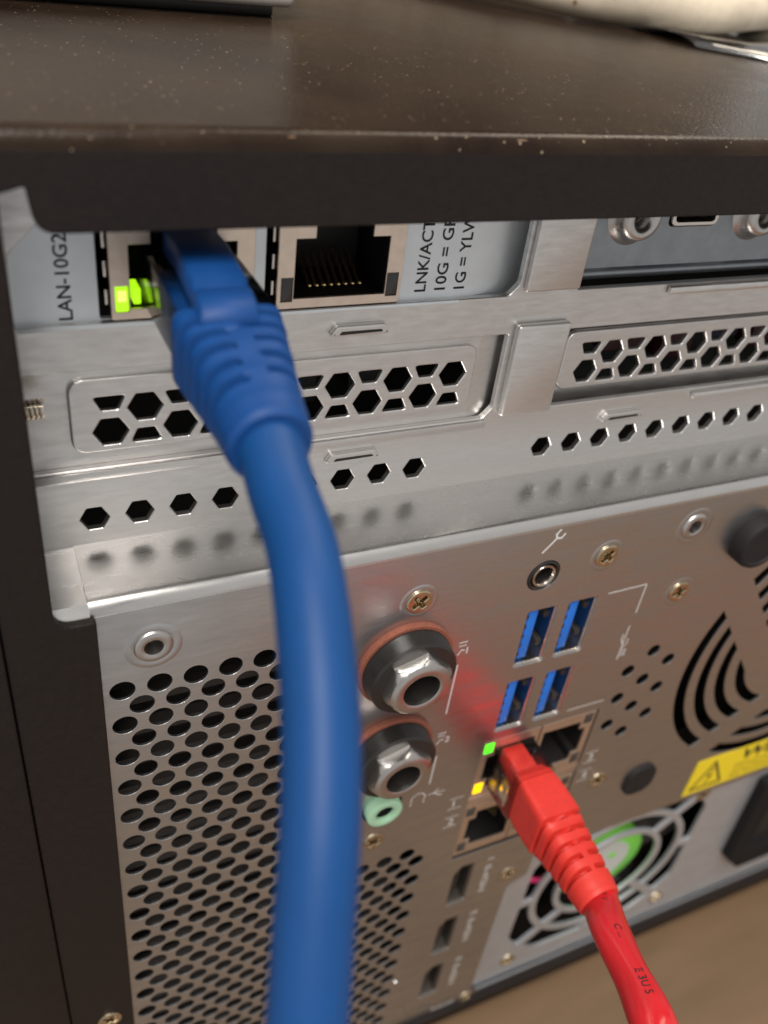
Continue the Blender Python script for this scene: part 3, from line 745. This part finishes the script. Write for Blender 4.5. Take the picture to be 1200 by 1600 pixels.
# ================================================================== network cables
def superellipse(a, hw, hh, e):
    c, s = cos(a), sin(a)
    return (abs(c)**(2/e))*hw*(1 if c >= 0 else -1), (abs(s)**(2/e))*hh*(1 if s >= 0 else -1)
def boot_mesh(name, keys, ribs, depth, swap, n=96, spine=0.20, stagger=True):
    """sleeve along -y from key sections (y, cx, cz, half width, half height, exponent); ribs are groove positions"""
    ys = []; y = keys[0][0]
    while y > keys[-1][0]: ys.append(y); y -= 0.12
    ys.append(keys[-1][0])
    def at(y):
        for a, b in zip(keys[:-1], keys[1:]):
            if a[0] >= y >= b[0]:
                t = (a[0]-y)/(a[0]-b[0]); t = t*t*(3-2*t)*0.5+t*0.5
                return [a[i]+(b[i]-a[i])*t for i in range(6)]
        return keys[-1]
    vs, fs = [], []
    for y in ys:
        _, cx, cz, hw, hh, e = at(y)
        for i in range(n):
            a = 2*pi*i/n
            u, v = superellipse(a, hw, hh, e)
            g = 0.0
            for yc, wd, side in ribs:
                if abs(y-yc) < wd:
                    # which half of the sleeve this groove runs round
                    ang = math.atan2(v, u)
                    d_top = min(abs(ang), pi-abs(ang)) if swap else abs(abs(ang)-pi/2)
                    ok = d_top > spine
                    if side and ((side > 0) != ((sin(ang) if swap else cos(ang)) > 0)): ok = False
                    if ok:
                        f = min(1.0, (wd-abs(y-yc))/(0.45*wd))
                        f *= min(1, (d_top-spine)/0.07)
                        g = max(g, f)
            L = sqrt(u*u+v*v)+1e-6; k = 1-depth*g/L
            u *= k; v *= k
            if swap: vs.append((cx-v, y, cz+u)) if False else vs.append((cx+v, y, cz+u))
            else: vs.append((cx+u, y, cz+v))
    m_ = len(ys)
    for k in range(m_-1):
        for i in range(n): fs.append((k*n+i, k*n+(i+1) % n, (k+1)*n+(i+1) % n, (k+1)*n+i))
    fs.append(tuple(range(n))); fs.append(tuple(range((m_-1)*n, m_*n)))
    return raw(name, vs, fs)

# ---- blue cable
bc = thing('network_cable', (12.3, 10, 54), 'thick blue network cable with ribbed boot hanging in front of the panel', 'network cable', 'network cables plugged into the server')
X0, Z0 = 12.25, 54.5
def U(x, y, d):
    c = Vector(((x-600)/1388.87*d, (y-800)/1388.87*d, d))-Vector((-36.19528, 24.80945, 123.03727))
    return R3.transposed() @ c
box('plug', X0-4.75, X0+5.6, -5.4, 20, Z0-3.4, Z0+3.3, 'clear', bc, 0.25)
keys = [(8.0, X0+0.3, Z0-0.4, 4.2, 2.9, 9), (-5.0, X0+0.2, Z0-0.4, 4.5, 3.1, 9), (-5.8, X0, Z0, 5.45, 4.0, 8), (-6.8, X0, Z0, 5.75, 4.45, 6), (-9.0, X0, Z0-0.1, 5.6, 4.55, 4.6), (-13, X0, Z0-0.35, 5.15, 4.45, 3.4),
        (-17.5, X0+0.1, Z0-0.9, 4.65, 4.25, 2.6), (-20.8, X0+0.1, Z0-1.35, 4.35, 4.1, 2.2), (-23.2, X0+0.15, Z0-1.7, 4.15, 4.0, 2.0), (-24.0, X0+0.15, Z0-1.8, 3.75, 3.65, 2.0)]
keys = [(q[0], q[1]+0.055*min(0.0, q[0]+2))+q[2:] for q in keys]
ribs = []
for k in range(5):
    ribs.append((-9.4-2.4*k, 0.58, -1)); ribs.append((-8.4-2.4*k, 0.58, 1))
link('boot', boot_mesh('boot', keys, ribs, 1.2, False, spine=0.26), 'blue', bc, smooth=24)
# hood over the latch
hv = []; hood = [(11.5, 59.2, 60.6), (6, 59.5, 60.8), (-3.6, 59.6, 60.7), (-4.6, 59.4, 60.1), (-5.6, 58.8, 60.0), (-6.2, 58.4, 60.6), (-9.0, 57.8, 60.3), (-10.2, 57.2, 59.5), (-10.4, 57.0, 58.6)]
hv = []; hf = []
for y, zb, zt in hood:
    w_ = 3.0; X0 = 12.1+0.10*min(0.0, y-4)
    hv += [(X0+0.6-w_, y, zb-1.6), (X0+0.6-w_, y, zt-0.45), (X0+0.6-w_+0.45, y, zt), (X0+0.6+w_-0.45, y, zt), (X0+0.6+w_, y, zt-0.45), (X0+0.6+w_, y, zb-1.6)]
for k in range(len(hood)-1):
    for i in range(6): hf.append((k*6+i, k*6+(i+1) % 6, (k+1)*6+(i+1) % 6, (k+1)*6+i))
hf += [tuple(range(6)), tuple(range((len(hood)-1)*6, len(hood)*6))]
X0 = 12.25
link('latch_hood', raw('latch_hood', hv, hf), 'blue', bc, smooth=50)
cp = [(X0-0.85, -19.5, Z0-1.2), (X0-1.1, -23.5, Z0-1.9)]+[tuple(U(*q)) for q in ((443, 772, 77.3), (470, 850, 74), (486, 940, 71), (497, 1050, 68.5), (502, 1150, 67), (500, 1300, 65), (490, 1450, 64), (480, 1600, 63.5), (466, 1760, 63.5), (450, 1950, 65))]+[(-2.4, -77, -12), (-4, -86, -80), (-8, -97, -138), (-26, -104, -159.9), (-120, -98, -159.9), (-230, -70, -159.9)]
link('cable', tube_mesh('cable', catmull(cp, 10), 3.05, 40), 'bluecab', bc, smooth=80)

# ---- red cable
rc = thing('network_cable', (73, 2, -46), 'red network cable with clear plug in the lower jack beside a green light', 'network cable', 'network cables plugged into the server')
RX, RZ = 74.0, -46.0
box('plug', RX-4.15, RX+4.1, -8.2, 8, RZ-6.25, RZ+6.25, 'clear', rc, 0.25)
box('plug_core', RX-2.3, RX+2.5, -7.4, 1, RZ-4.3, RZ+4.3, 'red', rc, 0.4)
lt = [(RX-3.6, 4.0), (RX-4.4, 2.0), (RX-5.6, -6.6), (RX-5.0, -7.0), (RX-4.6, -6.0), (RX-3.6, -1.0)]
vs = [(x, y, z) for z in (RZ-3.0, RZ+3.0) for x, y in lt]; n = len(lt)
link('latch', raw('latch', vs, [tuple(range(n)), tuple(range(n, 2*n))]+[(i, (i+1) % n, n+(i+1) % n, n+i) for i in range(n)]), 'clear', rc)
keys = [(-5.6, RX, RZ, 5.2, 3.2, 12), (-7.4, RX, RZ, 5.95, 3.9, 10), (-11, RX, RZ, 6.0, 4.3, 9), (-16.5, RX, RZ, 5.7, 4.6, 7), (-18.5, RX, RZ, 5.2, 4.5, 4), (-24, RX, RZ-0.2, 4.7, 4.4, 2.8),
        (-29, RX, RZ-0.4, 4.25, 4.2, 2.2), (-31.0, RX, RZ-0.5, 4.1, 4.1, 2.0), (-31.6, RX, RZ-0.5, 3.8, 3.8, 2.0)]
ribs = [(-17.2-2.5*k, 0.5, s_) for k in range(5) for s_ in (-1, 1)]
def boot_mesh_side(*a): return boot_mesh(*a)
me = boot_mesh('boot', keys, ribs, 1.2, True, spine=0.13)
link('boot', me, 'red', rc, smooth=24)
rp_ = [(RX, -27, RZ-0.4), (RX, -31.5, RZ-0.6)]+[tuple(U(*q)) for q in ((952, 1450, 150), (978, 1508, 143), (1003, 1560, 137), (1030, 1620, 131), (1062, 1700, 126))]+[(64, -73, -62), (66, -92, -122), (78, -112, -157), (140, -128, -159.7), (270, -122, -159.7), (420, -60, -159.7)]
rpath = catmull(rp_, 12)
def rrad(t, a):
    t *= 13/7
    return 3.2+0.22*cos(2*a+12*t)+0.10*sin(20*t)
link('cable', tube_mesh('cable', rpath, rrad, 40), 'redcab', rc, smooth=80)
FR = frames(rpath)
def wrap_text(body, s0, ang0, cap):
    me = text_mesh(body, cap/0.7)
    lens = [0]
    for a, b in zip(rpath[:-1], rpath[1:]): lens.append(lens[-1]+(b-a).length)
    for v in me.vertices:
        s_ = s0+v.co.x; k = max(i for i in range(len(lens)) if lens[i] <= s_) if s_ < lens[-1] else len(lens)-2
        k = min(k, len(lens)-2); t = (s_-lens[k])/(lens[k+1]-lens[k])
        p = FR[k][0].lerp(FR[k+1][0], t); u = FR[k][2].lerp(FR[k+1][2], t); w = FR[k][3].lerp(FR[k+1][3], t)
        a = ang0-v.co.y/3.3; tt = (k+t)/(len(lens)-1); r = rrad(tt, a)+0.03
        q = p+u*(r*cos(a))+w*(r*sin(a)); v.co = q*S
    me.name = 'cable_print'
    return link('cable_print', me, 'ink', rc)
wrap_text('F V', 6.0, 0.25, 1.25); wrap_text('C ...', 14.0, 0.2, 1.25); wrap_text('E 3U 5', 23.0, 0.2, 1.25)

# ================================================================== things lying on the lid
pb = thing('plastic_box', (30, 96, 74.1), 'light grey plastic box on the black lid at the top edge', 'box')
link('case', box_mesh('case', -25, 44.5, 67, 150, 75.9, 98, 1.2, 3), 'greybox', pb, smooth=40)
link('base', box_mesh('base', -22, 42, 71, 147, 74.1, 76.0, 0.3), 'plastic', pb, smooth=40)
bt = thing('beige_cord', (150, 92, 74.1), 'grimy thick beige cord lying across the black lid', 'cord')
bp = catmull([(70, 176, 79), (94, 136, 79.4), (108, 108, 79.2), (122, 93, 79.2), (138, 86.5, 79.2), (156, 87, 79.2), (176, 97, 79.4), (200, 120, 79.5), (235, 150, 79.0)], 8)
link('sheath', tube_mesh('sheath', bp, lambda t, a: 4.2+0.25*sin(30*t+a)+0.2*sin(17*t), 28), 'beige', bt, smooth=80)
vs, fs = [], []; NX, NY = 30, 20
for i in range(NX+1):
    for j in range(NY+1):
        u, v = i/NX, j/NY
        x = 131+u*100+v*2; y = 54+v*70-u*2+14*max(0, 0.12-u)/0.12
        z = 75.0+1.1*sin(7*u+5*v)*u+0.9*sin(13*v-4*u)+0.7*sin(19*u+2)*v+1.2*u
        vs.append((x, y, max(74.35, z if v > 0.02 else 74.5)))
for i in range(NX):
    for j in range(NY): a = i*(NY+1)+j; fs.append((a, a+1, a+NY+2, a+NY+1))
fl = link('plastic_film', raw('plastic_film', vs, fs), 'film', None, smooth=80)
so = fl.modifiers.new('t', 'SOLIDIFY'); so.thickness = 0.00025
fl['label'] = 'crumpled clear plastic film under the beige cord'; fl['category'] = 'plastic film'
